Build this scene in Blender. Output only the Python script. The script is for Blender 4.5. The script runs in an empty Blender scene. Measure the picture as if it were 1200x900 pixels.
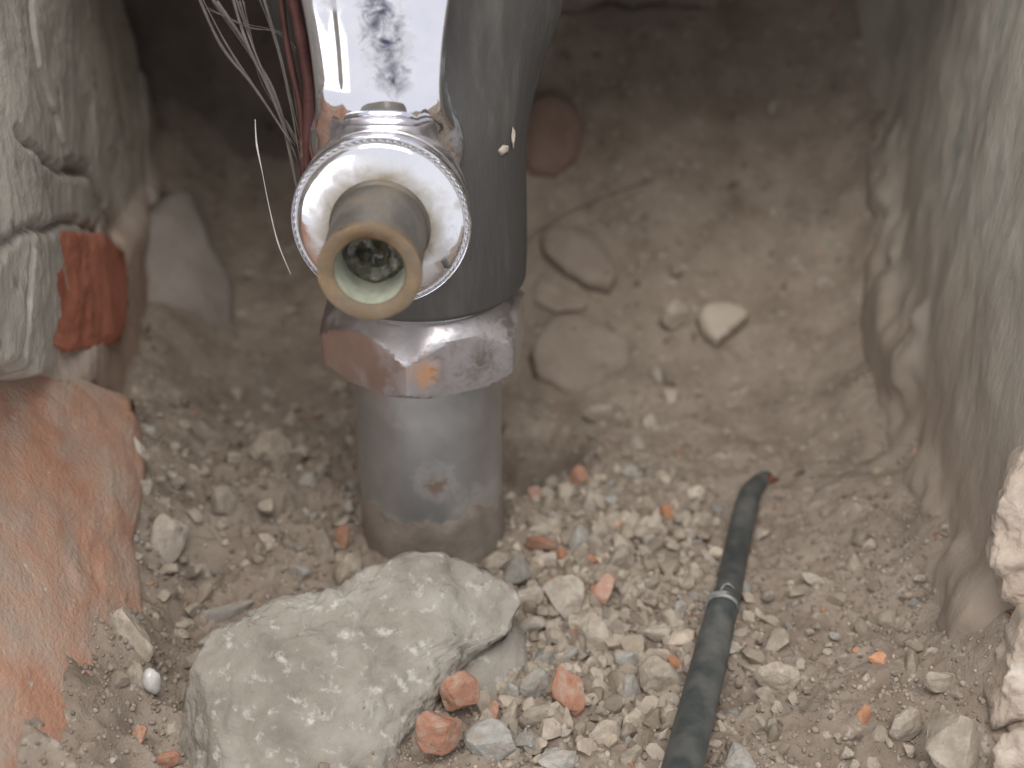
import bpy, bmesh, math, random
import numpy as np
from mathutils import Vector, Matrix, Quaternion

S = 0.01                       # all lengths below are centimetres
random.seed(7); RNG = np.random.default_rng(7)
scene = bpy.context.scene
COL = scene.collection

# ------------------------------------------------------------------ camera
FPX = 1449.0; TH = math.radians(30)
CAM = np.array([1.2607, -16.0462, 11.9371])
FW = np.array([0, math.cos(TH), -math.sin(TH)]); UPV = np.array([0, math.sin(TH), math.cos(TH)]); RT = np.array([1.0, 0, 0])
cd = bpy.data.cameras.new('camera'); cam = bpy.data.objects.new('camera', cd); COL.objects.link(cam)
cd.sensor_width = 36; cd.lens = 36 * FPX / 1200
cd.clip_start = 0.002; cd.clip_end = 50
cam.location = Vector(CAM) * S
cam.rotation_euler = (math.radians(60), 0, 0)
cd.dof.use_dof = True; cd.dof.focus_distance = 0.156; cd.dof.aperture_fstop = 17.0
scene.camera = cam

# ------------------------------------------------------------------ world, lamps, exposure
w = bpy.data.worlds.new('World'); scene.world = w; w.use_nodes = True
bg = w.node_tree.nodes['Background']; bg.inputs[0].default_value = (0.94, 0.95, 1.0, 1); bg.inputs[1].default_value = 0.76

def area(name, loc, target, sx, sy, energy, color):
    l = bpy.data.lights.new(name, 'AREA'); l.shape = 'RECTANGLE'; l.size = sx * S; l.size_y = sy * S
    l.energy = energy; l.color = color
    o = bpy.data.objects.new(name, l); COL.objects.link(o); o.location = Vector(loc) * S
    o.rotation_euler = (Vector(target) - Vector(loc)).to_track_quat('-Z', 'Y').to_euler()
    return o
area('window_light', (1, -23, 45), (0.5, -1, 0), 34, 24, 1.55, (1.0, 0.96, 0.91))
area('doorway_light', (-42, -58, 8), (0, 0, 5), 44, 44, 0.8, (0.97, 0.98, 1.0))  # unseen lamp added to whiten the reflections in the chrome

scene.view_settings.view_transform = 'Standard'; scene.view_settings.look = 'None'
scene.view_settings.exposure = 0.35; scene.view_settings.gamma = 1.0
scene.render.engine = 'CYCLES'
scene.cycles.max_bounces = 8

# ------------------------------------------------------------------ noise and rays
def _h(ix, iy, iz, s):
    n = (ix * 374761393 + iy * 668265263 + iz * 1274126177 + s * 974711) & 0xFFFFFFFF
    n = ((n ^ (n >> 13)) * 1274126177) & 0xFFFFFFFF
    n = n ^ (n >> 16)
    return (n & 0xFFFFFF) / float(0xFFFFFF)
def vnoise(x, y, z=0.0, s=0):
    x, y, z = np.broadcast_arrays(np.asarray(x, float), np.asarray(y, float), np.asarray(z, float))
    ix = np.floor(x).astype(np.int64); iy = np.floor(y).astype(np.int64); iz = np.floor(z).astype(np.int64)
    fx, fy, fz = x - ix, y - iy, z - iz
    fx = fx * fx * (3 - 2 * fx); fy = fy * fy * (3 - 2 * fy); fz = fz * fz * (3 - 2 * fz)
    r = 0
    for a in (0, 1):
        for b in (0, 1):
            for c in (0, 1):
                r = r + _h(ix + a, iy + b, iz + c, s) * (fx if a else 1 - fx) * (fy if b else 1 - fy) * (fz if c else 1 - fz)
    return r * 2 - 1
def fbm(x, y, z=0.0, s=0, o=4, g=0.5):
    r = 0; a = 1.0; k = 1.0
    for i in range(o):
        r = r + a * vnoise(np.asarray(x) * k, np.asarray(y) * k, np.asarray(z) * k, s + i * 17)
        a *= g; k *= 2.03
    return r
def sstep(a, b, x):
    t = np.clip((x - a) / (b - a), 0, 1); return t * t * (3 - 2 * t)

def ground_base(x, y):
    x = np.asarray(x, float); y = np.asarray(y, float)
    rise = np.maximum(y - 2.5, 0) / 7.9
    h = 5.6 * rise ** 2.1 * (0.45 + 0.55 * sstep(-3.5, 2.0, x))
    xr = 8.05 + 0.10 * y
    q = np.clip((x - (xr - 3.2)) / 3.2, 0, 1.35)
    h = h + (1.5 + 0.5 * fbm(x * 0.8, y * 0.7, 0, 19, 3)) * q ** 2.2 * sstep(-7, -3, y)
    xl = -4.9 - 0.12 * (y + 1)
    h = h + 1.25 * sstep(xl + 1.7, xl - 0.1, x)
    h = h + 0.45 * np.exp(-(((x + 3.0) / 1.6) ** 2 + ((y - 0.6) / 1.6) ** 2))       # mound left of the pipe
    h = h - 2.3 * np.exp(-(((x - 1.75) / 0.50) ** 2 + ((y - 2.2) / 0.65) ** 2))       # hollow right of the pipe
    h = h - 0.25 * np.exp(-(((x - 2.4) / 1.6) ** 2 + ((y + 3) / 1.8) ** 2))
    h = h + 0.18 * fbm(x * 0.45, y * 0.45, 0, 3, 3)
    return h
def ground_h(x, y):
    h = ground_base(x, y)
    loose = 0.22 + 0.78 * sstep(4.5, 1.0, y) * sstep(8.2, 5.6, x + 0.25 * np.maximum(y, 0))
    c = fbm(np.asarray(x) * 1.9, np.asarray(y) * 1.9, 0, 11, 3)
    r = 1 - np.abs(fbm(np.asarray(x) * 3.6, np.asarray(y) * 3.6, 0.5, 23, 3))
    lump = np.abs(fbm(np.asarray(x) * 1.5 + 3, np.asarray(y) * 1.5, 0.2, 45, 2))
    h = h + loose * (0.08 * c + 0.09 * (r - 0.6) + 0.30 * (0.35 - lump) * sstep(0.5, -1.0, x)) + (0.4 + 0.6 * loose) * 0.03 * fbm(np.asarray(x) * 9, np.asarray(y) * 9, 0, 31, 2)
    return h
def ray(u, v):
    d = FW + (u - 600) / FPX * RT + (450 - v) / FPX * UPV
    return d
def gp(u, v):
    d = ray(u, v); t0 = 6.0
    for t in np.arange(6, 40, 0.05):
        p = CAM + d * t
        if p[2] < float(ground_base(p[0], p[1])): break
        t0 = t
    return CAM + d * t0
def on_plane(u, v, p0, n):
    d = ray(u, v); n = np.asarray(n, float)
    return CAM + d * (np.dot(np.asarray(p0) - CAM, n) / np.dot(d, n))
def depth(p): return float(np.dot(np.asarray(p) - CAM, FW))

# ------------------------------------------------------------------ materials
def mat(name, stops, scale=3.0, rough=0.9, bump=0.3, bscale=12.0, detail=6, speck=None, rnd=0.0, metallic=0.0, spec=0.3, vcol=False, distort=0.3, stretch=None, dirt=None, ring=None, foot=None, spots=()):
    """stops: list of (pos, rgb); scale per cm; speck: (rgb, scale, lo, hi); dirt: (rgb, scale, lo, hi)"""
    m = bpy.data.materials.new(name); m.use_nodes = True
    nt = m.node_tree; N = nt.nodes; L = nt.links; b = N['Principled BSDF']
    tc = N.new('ShaderNodeTexCoord'); mp = N.new('ShaderNodeMapping')
    mp.inputs['Scale'].default_value = stretch or (1, 1, 1)
    L.new(tc.outputs['Object'], mp.inputs[0])
    oi = N.new('ShaderNodeObjectInfo')
    ad = N.new('ShaderNodeVectorMath'); ad.operation = 'ADD'
    L.new(mp.outputs[0], ad.inputs[0]); L.new(oi.outputs['Random'], ad.inputs[1])
    def noise(sc, det=6, dis=0.0, ro=0.6):
        n = N.new('ShaderNodeTexNoise'); n.inputs['Scale'].default_value = sc * 100; n.inputs['Detail'].default_value = det
        n.inputs['Roughness'].default_value = ro; n.inputs['Distortion'].default_value = dis
        L.new(ad.outputs[0], n.inputs['Vector']); return n
    n1 = noise(scale, detail, distort)
    cr = N.new('ShaderNodeValToRGB')
    while len(cr.color_ramp.elements) < len(stops): cr.color_ramp.elements.new(0.5)
    for e, (p, c) in zip(cr.color_ramp.elements, stops): e.position = p; e.color = (*c, 1)
    L.new(n1.outputs['Fac'], cr.inputs[0]); colour = cr.outputs[0]
    def mixc(fac, a, rgb):
        mx = N.new('ShaderNodeMix'); mx.data_type = 'RGBA'
        L.new(fac, mx.inputs[0]); L.new(a, mx.inputs[6])
        if isinstance(rgb, tuple): mx.inputs[7].default_value = (*rgb, 1)
        else: L.new(rgb, mx.inputs[7])
        return mx.outputs[2]
    def mask(sc, lo, hi, det=5):
        n = noise(sc, det, 0.2); r = N.new('ShaderNodeMapRange'); r.inputs[1].default_value = lo; r.inputs[2].default_value = hi
        L.new(n.outputs['Fac'], r.inputs[0]); return r.outputs[0]
    if speck:
        for (rgb, sc, lo, hi) in (speck if isinstance(speck, list) else [speck]):
            colour = mixc(mask(sc, lo, hi, 3), colour, rgb)
    if foot:
        rgb, z0, z1 = foot
        sx = N.new('ShaderNodeSeparateXYZ'); L.new(tc.outputs['Object'], sx.inputs[0]); nn = noise(0.7, 5, 0.4)
        ma = N.new('ShaderNodeMath'); ma.operation = 'MULTIPLY_ADD'; ma.inputs[1].default_value = 0.04; L.new(nn.outputs['Fac'], ma.inputs[0]); L.new(sx.outputs['Z'], ma.inputs[2])
        rr = N.new('ShaderNodeMapRange'); rr.inputs[1].default_value = z1 * S + 0.02; rr.inputs[2].default_value = z0 * S + 0.02; L.new(ma.outputs[0], rr.inputs[0])
        colour = mixc(rr.outputs[0], colour, rgb)
    if vcol:
        at = N.new('ShaderNodeAttribute'); at.attribute_name = 'grain'
        mx = N.new('ShaderNodeMix'); mx.data_type = 'RGBA'; mx.blend_type = 'MULTIPLY'; mx.inputs[0].default_value = 1
        L.new(colour, mx.inputs[6]); L.new(at.outputs['Color'], mx.inputs[7]); colour = mx.outputs[2]
    if rnd:
        hs = N.new('ShaderNodeHueSaturation'); r = N.new('ShaderNodeMapRange')
        r.inputs[3].default_value = 1 - rnd; r.inputs[4].default_value = 1 + rnd
        L.new(oi.outputs['Random'], r.inputs[0]); L.new(r.outputs[0], hs.inputs['Value']); L.new(colour, hs.inputs['Color']); colour = hs.outputs[0]
    b.inputs['Metallic'].default_value = metallic; b.inputs['Roughness'].default_value = rough
    b.inputs['Specular IOR Level'].default_value = spec
    if dirt:
        k = 0
        for (rgb, sc, lo, hi) in dirt:
            f = mask(sc, lo, hi, 7); colour = mixc(f, colour, rgb)
            if k == 0: tot = f
            else:
                mxm = N.new('ShaderNodeMath'); mxm.operation = 'MAXIMUM'; L.new(tot, mxm.inputs[0]); L.new(f, mxm.inputs[1]); tot = mxm.outputs[0]
            k += 1
        for (c0, rad, rgb) in spots:
            vd = N.new('ShaderNodeVectorMath'); vd.operation = 'DISTANCE'; vd.inputs[1].default_value = tuple(q * S for q in c0); L.new(tc.outputs['Object'], vd.inputs[0])
            nn = noise(4.5, 6, 0.8, 0.7); sm = N.new('ShaderNodeMath'); sm.operation = 'MULTIPLY_ADD'; sm.inputs[1].default_value = rad * 2.6 * S; L.new(nn.outputs['Fac'], sm.inputs[0]); L.new(vd.outputs['Value'], sm.inputs[2])
            rr = N.new('ShaderNodeMapRange'); rr.inputs[1].default_value = rad * 2.45 * S; rr.inputs[2].default_value = rad * 1.35 * S; L.new(sm.outputs[0], rr.inputs[0])
            colour = mixc(rr.outputs[0], colour, rgb)
            mxm = N.new('ShaderNodeMath'); mxm.operation = 'MAXIMUM'; L.new(tot, mxm.inputs[0]); L.new(rr.outputs[0], mxm.inputs[1]); tot = mxm.outputs[0]
        if ring:
            rgb, r0, r1 = ring
            vm = N.new('ShaderNodeVectorMath'); vm.operation = 'MULTIPLY'; vm.inputs[1].default_value = (100, 0, 100); L.new(tc.outputs['Object'], vm.inputs[0])
            ln = N.new('ShaderNodeVectorMath'); ln.operation = 'LENGTH'; L.new(vm.outputs[0], ln.inputs[0])
            nn = noise(3.0, 6, 0.5); sm = N.new('ShaderNodeMath'); sm.operation = 'MULTIPLY_ADD'; sm.inputs[1].default_value = 0.55; L.new(nn.outputs['Fac'], sm.inputs[0]); L.new(ln.outputs['Value'], sm.inputs[2])
            rr = N.new('ShaderNodeMapRange'); rr.inputs[1].default_value = r1 + 0.27; rr.inputs[2].default_value = r0 + 0.27; L.new(sm.outputs[0], rr.inputs[0])
            colour = mixc(rr.outputs[0], colour, rgb)
            mxm = N.new('ShaderNodeMath'); mxm.operation = 'MAXIMUM'; L.new(tot, mxm.inputs[0]); L.new(rr.outputs[0], mxm.inputs[1]); tot = mxm.outputs[0]
        r = N.new('ShaderNodeMapRange'); r.inputs[3].default_value = metallic; r.inputs[4].default_value = 0.0
        L.new(tot, r.inputs[0]); L.new(r.outputs[0], b.inputs['Metallic'])
        r2 = N.new('ShaderNodeMapRange'); r2.inputs[3].default_value = rough; r2.inputs[4].default_value = 0.85
        L.new(tot, r2.inputs[0]); L.new(r2.outputs[0], b.inputs['Roughness'])
    L.new(colour, b.inputs['Base Color'])
    if bump:
        bn = noise(bscale, 6, 0.0, 0.65); bp = N.new('ShaderNodeBump'); bp.inputs['Strength'].default_value = bump
        bp.inputs['Distance'].default_value = 0.05 * S
        L.new(bn.outputs['Fac'], bp.inputs['Height']); L.new(bp.outputs[0], b.inputs['Normal'])
    m['nodes'] = 1
    return m

DUST = [(0.25, (0.19, 0.147, 0.112)), (0.5, (0.29, 0.236, 0.187)), (0.75, (0.37, 0.31, 0.252))]
M = {}
M['ground'] = mat('dusty_rubble', DUST, 1.2, 0.95, 0.8, 22, speck=[((0.44, 0.39, 0.33), 5, 0.60, 0.70), ((0.12, 0.09, 0.07), 4, 0.62, 0.72), ((0.38, 0.17, 0.09), 2.2, 0.70, 0.76)])
M['grit'] = mat('grit', [(0.3, (0.27, 0.22, 0.178)), (0.7, (0.38, 0.325, 0.27))], 4, 0.95, 0.5, 30, vcol=True)
M['crumb'] = mat('crumbs', [(0.3, (0.32, 0.27, 0.214)), (0.7, (0.45, 0.39, 0.32))], 3, 0.95, 0.6, 20, vcol=True)
M['stone'] = mat('beige_stone', [(0.3, (0.35, 0.30, 0.238)), (0.55, (0.45, 0.39, 0.315)), (0.8, (0.54, 0.48, 0.395))], 2.2, 0.9, 0.6, 14, rnd=0.20, speck=[((0.26, 0.22, 0.18), 7, 0.60, 0.72), ((0.33, 0.275, 0.22), 1.8, 0.46, 0.66)])
M['pale'] = mat('pale_stone', [(0.3, (0.42, 0.365, 0.30)), (0.7, (0.54, 0.485, 0.41))], 2.2, 0.9, 0.6, 14, rnd=0.12, speck=((0.35, 0.295, 0.24), 1.8, 0.50, 0.68))
M['wedge'] = mat('pale_wedge', [(0.3, (0.37, 0.315, 0.255)), (0.7, (0.46, 0.40, 0.33))], 1.2, 0.92, 0.4, 14)
M['grey'] = mat('grey_stone', [(0.3, (0.27, 0.26, 0.235)), (0.7, (0.44, 0.425, 0.39))], 2.5, 0.9, 0.6, 14, rnd=0.22, speck=[((0.5, 0.48, 0.45), 6, 0.62, 0.72), ((0.33, 0.275, 0.22), 1.8, 0.48, 0.66)])
M['brickchip'] = mat('brick_chip', [(0.3, (0.33, 0.155, 0.098)), (0.7, (0.46, 0.25, 0.17))], 3, 0.9, 0.6, 16, rnd=0.2, speck=((0.42, 0.33, 0.26), 2, 0.48, 0.72))
M['pinkchip'] = mat('pink_chip', [(0.3, (0.40, 0.22, 0.16)), (0.7, (0.50, 0.33, 0.25))], 3, 0.9, 0.6, 16, rnd=0.12, speck=((0.50, 0.42, 0.35), 4, 0.55, 0.75))
M['concrete'] = mat('concrete_lump', [(0.3, (0.20, 0.178, 0.148)), (0.5, (0.29, 0.263, 0.224)), (0.72, (0.36, 0.335, 0.292))], 1.1, 0.92, 1.0, 6, speck=[((0.52, 0.495, 0.455), 5.0, 0.58, 0.76), ((0.20, 0.17, 0.14), 6, 0.66, 0.74)])
M['brick'] = mat('brick', [(0.25, (0.37, 0.19, 0.12)), (0.5, (0.48, 0.27, 0.185)), (0.8, (0.53, 0.365, 0.275))], 0.8, 0.92, 1.0, 12, speck=[((0.44, 0.36, 0.29), 0.9, 0.42, 0.68), ((0.55, 0.50, 0.44), 5, 0.67, 0.74)])
M['dullbrick'] = mat('dull_brick', [(0.3, (0.18, 0.12, 0.093)), (0.7, (0.26, 0.18, 0.145))], 1.5, 0.95, 0.5, 9)
M['dusttan'] = mat('dusty_tan_stone', [(0.3, (0.25, 0.20, 0.16)), (0.7, (0.34, 0.285, 0.235))], 1.5, 0.95, 0.6, 12, speck=((0.14, 0.11, 0.09), 4, 0.64, 0.72))
M['redbrick'] = mat('red_brick', [(0.25, (0.30, 0.10, 0.06)), (0.6, (0.42, 0.16, 0.10)), (0.85, (0.46, 0.25, 0.18))], 1.2, 0.92, 0.5, 10, speck=((0.42, 0.33, 0.27), 2, 0.62, 0.8))
M['plaster'] = mat('beige_plaster', [(0.3, (0.33, 0.305, 0.27)), (0.5, (0.44, 0.40, 0.345)), (0.7, (0.53, 0.48, 0.41))], 0.45, 0.95, 0.7, 7, foot=((0.40, 0.29, 0.225), 2.2, 3.8), speck=((0.20, 0.165, 0.13), 1.6, 0.60, 0.75))
M['mortar'] = mat('grey_mortar', [(0.3, (0.15, 0.135, 0.115)), (0.6, (0.25, 0.23, 0.20)), (0.8, (0.33, 0.305, 0.27))], 0.9, 0.95, 0.7, 9, speck=((0.36, 0.33, 0.29), 2.0, 0.6, 0.75))
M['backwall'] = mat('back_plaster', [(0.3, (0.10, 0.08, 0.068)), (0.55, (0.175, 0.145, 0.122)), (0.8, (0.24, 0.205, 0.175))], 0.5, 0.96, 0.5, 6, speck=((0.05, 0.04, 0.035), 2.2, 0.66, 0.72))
M['rightwall'] = mat('streaked_plaster', [(0.28, (0.26, 0.238, 0.20)), (0.5, (0.38, 0.348, 0.295)), (0.75, (0.47, 0.435, 0.37))], 0.8, 0.95, 0.6, 7, stretch=(1, 1, 0.55), foot=((0.30, 0.245, 0.195), 1.8, 5.5), speck=[((0.22, 0.225, 0.195), 0.8, 0.54, 0.70), ((0.42, 0.39, 0.33), 1.6, 0.62, 0.72)])
M['dustgrey'] = mat('grey_dust', [(0.3, (0.20, 0.17, 0.145)), (0.7, (0.33, 0.29, 0.255))], 0.8, 0.96, 1.0, 6)
M['edge'] = mat('broken_plaster_edge', [(0.3, (0.34, 0.27, 0.21)), (0.55, (0.44, 0.365, 0.295)), (0.75, (0.60, 0.55, 0.48))], 1.4, 0.92, 0.8, 9)
M['chrome'] = mat('chrome', [(0.3, (0.74, 0.74, 0.79)), (0.7, (0.86, 0.86, 0.89))], 1.5, 0.07, 0.02, 3, metallic=1.0, spec=0.5, dirt=[((0.30, 0.23, 0.17), 2.6, 0.60, 0.80), ((0.05, 0.05, 0.07), 3.2, 0.66, 0.72)], ring=((0.24, 0.20, 0.14), 0.56, 0.92))
M['neckchrome'] = mat('tarnished_chrome', [(0.3, (0.74, 0.74, 0.80)), (0.7, (0.86, 0.86, 0.90))], 1.5, 0.06, 0.02, 3, metallic=1.0, spec=0.5, spots=[((-0.20, -1.88, 8.62), 0.30, (0.03, 0.034, 0.065)), ((-0.16, -1.95, 8.25), 0.30, (0.03, 0.034, 0.065)), ((-0.30, -1.85, 8.8), 0.22, (0.03, 0.034, 0.065)), ((-0.10, -2.03, 7.85), 0.20, (0.03, 0.034, 0.065))], dirt=[((0.055, 0.06, 0.095), 1.5, 0.56, 0.80), ((0.30, 0.23, 0.17), 2.6, 0.66, 0.85)])  # navy spots and navy blotches paint dark reflections; the brown tone is dirt
M['dulled'] = mat('dulled_chrome', [(0.3, (0.50, 0.48, 0.48)), (0.7, (0.62, 0.60, 0.60))], 1.5, 0.22, 0.06, 3, metallic=1.0, spec=0.5, dirt=[((0.26, 0.215, 0.18), 1.3, 0.46, 0.95)])
M['nut'] = mat('dulled_nut', [(0.3, (0.50, 0.47, 0.48)), (0.7, (0.62, 0.59, 0.60))], 1.5, 0.31, 0.08, 4, metallic=1.0, spec=0.5, dirt=[((0.26, 0.215, 0.18), 1.3, 0.46, 0.95)], spots=[((0.10, -1.5, 3.70), 0.26, (0.50, 0.24, 0.09)), ((0.85, -1.2, 3.65), 0.62, (0.12, 0.10, 0.085)), ((-0.35, -1.4, 3.35), 0.14, (0.12, 0.09, 0.08))])
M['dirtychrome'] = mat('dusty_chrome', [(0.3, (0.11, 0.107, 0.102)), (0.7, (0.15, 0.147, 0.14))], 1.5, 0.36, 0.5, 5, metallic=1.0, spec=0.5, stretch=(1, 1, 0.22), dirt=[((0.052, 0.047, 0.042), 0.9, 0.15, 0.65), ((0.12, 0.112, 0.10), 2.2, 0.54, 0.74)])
M['pipe'] = mat('galvanised_steel', [(0.3, (0.40, 0.405, 0.41)), (0.7, (0.55, 0.555, 0.56))], 1.0, 0.42, 0.08, 10, metallic=0.85, spec=0.5, dirt=[((0.24, 0.195, 0.155), 0.8, 0.50, 1.0)], spots=[((0.16, -1.09, 1.62), 0.34, (0.15, 0.105, 0.072)), ((0.75, -0.75, 0.8), 0.55, (0.26, 0.21, 0.165)), ((-0.7, -0.8, 0.5), 0.5, (0.24, 0.195, 0.155))])
M['pipedirt'] = mat('mud_coated_steel', [(0.3, (0.17, 0.14, 0.115)), (0.7, (0.30, 0.26, 0.22))], 1.6, 0.9, 0.5, 10, metallic=0.0)
M['rust'] = mat('rust_scab', [(0.3, (0.15, 0.095, 0.06)), (0.7, (0.27, 0.20, 0.145))], 3, 0.95, 0.8, 14)
M['brass'] = mat('tarnished_brass', [(0.3, (0.18, 0.118, 0.068)), (0.7, (0.31, 0.225, 0.14))], 2, 0.38, 0.25, 9, metallic=0.9, dirt=[((0.15, 0.115, 0.08), 2.5, 0.40, 0.64)])
M['stub'] = mat('dull_stub_metal', [(0.3, (0.095, 0.085, 0.072)), (0.7, (0.17, 0.155, 0.13))], 2, 0.5, 0.2, 12, metallic=0.55, dirt=[((0.15, 0.12, 0.09), 2, 0.5, 0.7)])
M['bore'] = mat('wet_green_scale', [(0.38, (0.02, 0.018, 0.012)), (0.56, (0.10, 0.085, 0.055)), (0.72, (0.5, 0.48, 0.38))], 3.0, 0.06, 1.0, 4, spec=0.8)
M['borewall'] = mat('pale_green_scale', [(0.3, (0.24, 0.25, 0.19)), (0.7, (0.42, 0.43, 0.35))], 3, 0.3, 0.4, 8, spec=0.6)
M['dark'] = mat('black_scale', [(0.3, (0.012, 0.012, 0.012)), (0.7, (0.03, 0.028, 0.026))], 3, 0.6, 0.3, 12)
M['cable'] = mat('black_cable_sheath', [(0.3, (0.038, 0.044, 0.043)), (0.7, (0.065, 0.074, 0.072))], 3, 0.5, 0.12, 14, spec=0.4, dirt=[((0.15, 0.14, 0.125), 2.2, 0.40, 0.85)])
M['tornedge'] = mat('dusty_torn_edge', [(0.35, (0.10, 0.105, 0.10)), (0.65, (0.36, 0.35, 0.32))], 3.5, 0.9, 0.5, 14)
M['copper'] = mat('burnt_red_core', [(0.3, (0.09, 0.025, 0.018)), (0.7, (0.16, 0.05, 0.035))], 5, 0.7, 0.4, 14)
M['redwire'] = mat('dull_red_wire', [(0.3, (0.05, 0.019, 0.016)), (0.7, (0.10, 0.04, 0.034))], 2, 0.45, 0.2, 9, dirt=[((0.2, 0.16, 0.14), 1.5, 0.55, 0.8)])
M['fibre'] = mat('dusty_fibre', [(0.3, (0.085, 0.072, 0.064)), (0.7, (0.16, 0.137, 0.12))], 3, 0.9, 0.3, 12)
M['web'] = mat('pale_thread', [(0.3, (0.5, 0.48, 0.45)), (0.7, (0.7, 0.68, 0.65))], 3, 0.8, 0.0)
M['bead'] = mat('glossy_white_glaze', [(0.3, (0.42, 0.40, 0.37)), (0.7, (0.66, 0.65, 0.62))], 4, 0.22, 0.3, 8, spec=0.6)

# ------------------------------------------------------------------ object helpers
def new_mesh(name, verts, faces, smooth=True):
    me = bpy.data.meshes.new(name)
    me.from_pydata([tuple(v) for v in verts], [], faces)
    if smooth: me.polygons.foreach_set('use_smooth', np.ones(len(me.polygons), dtype=bool))
    me.update(); return me
def link(name, me, m, parent=None, loc=(0, 0, 0)):
    o = bpy.data.objects.new(name, me); COL.objects.link(o)
    if m is not None and not me.materials: me.materials.append(M[m] if isinstance(m, str) else m)
    o.location = Vector(loc) * S
    if parent: o.parent = parent
    return o
def empty(name, loc=(0, 0, 0)):
    o = bpy.data.objects.new(name, None); COL.objects.link(o); o.location = Vector(loc) * S; o.empty_display_size = 0.01; return o
def tag(o, label=None, cat=None, group=None, kind=None):
    if label: o['label'] = label
    if cat: o['category'] = cat
    if group: o['group'] = group
    if kind: o['kind'] = kind
    return o
def grid_mesh(name, P, flip=False):
    """P: array (n, m, 3) in cm"""
    n, m = P.shape[:2]
    me = bpy.data.meshes.new(name)
    i = np.arange(n * m).reshape(n, m)
    q = np.stack([i[:-1, :-1], i[1:, :-1], i[1:, 1:], i[:-1, 1:]], -1).reshape(-1, 4)
    if flip: q = q[:, ::-1]
    me.vertices.add(n * m); me.vertices.foreach_set('co', (P.reshape(-1, 3) * S).astype(np.float32).ravel())
    me.loops.add(q.size); me.loops.foreach_set('vertex_index', q.astype(np.int32).ravel())
    me.polygons.add(len(q)); me.polygons.foreach_set('loop_start', np.arange(0, q.size, 4, dtype=np.int32))
    me.polygons.foreach_set('use_smooth', np.ones(len(q), dtype=bool))
    me.update(calc_edges=True); me.validate(); return me
_ICO = {}
def ico(sub):
    if sub not in _ICO:
        bm = bmesh.new(); bmesh.ops.create_icosphere(bm, subdivisions=sub, radius=1)
        _ICO[sub] = (np.array([v.co[:] for v in bm.verts]), [[v.index for v in f.verts] for f in bm.faces]); bm.free()
    return _ICO[sub]
def chip(V, seed, n=9, lo=0.55, hi=0.85):
    """cut a unit ball with random planes: angular broken faces"""
    r = np.random.default_rng(seed); V = V.copy()
    for k in range(n):
        d = r.normal(size=3); d /= np.linalg.norm(d); c = r.uniform(lo, hi)
        s = V @ d; over = np.maximum(s - c, 0); V -= np.outer(over * 0.93, d)
    return V
def rough(V, seed, amp, freq, o=4):
    nrm = V / np.maximum(np.linalg.norm(V, axis=1, keepdims=True), 1e-6)
    return V + nrm * (amp * fbm(V[:, 0] * freq, V[:, 1] * freq, V[:, 2] * freq, seed, o))[:, None]
def polar(poly, phi):
    poly = np.asarray(poly, float); r = np.full(len(phi), 1e-3)
    c, s = np.cos(phi), np.sin(phi)
    for a, b in zip(poly, np.roll(poly, -1, 0)):
        e = b - a; den = c * e[1] - s * e[0]
        with np.errstate(divide='ignore', invalid='ignore'):
            t = (a[0] * e[1] - a[1] * e[0]) / den; q = (a[0] * s - a[1] * c) / den
        ok = (np.abs(den) > 1e-9) & (t > 0) & (q >= -1e-6) & (q <= 1 + 1e-6)
        r = np.where(ok, np.maximum(r, t), r)
    return r
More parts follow.
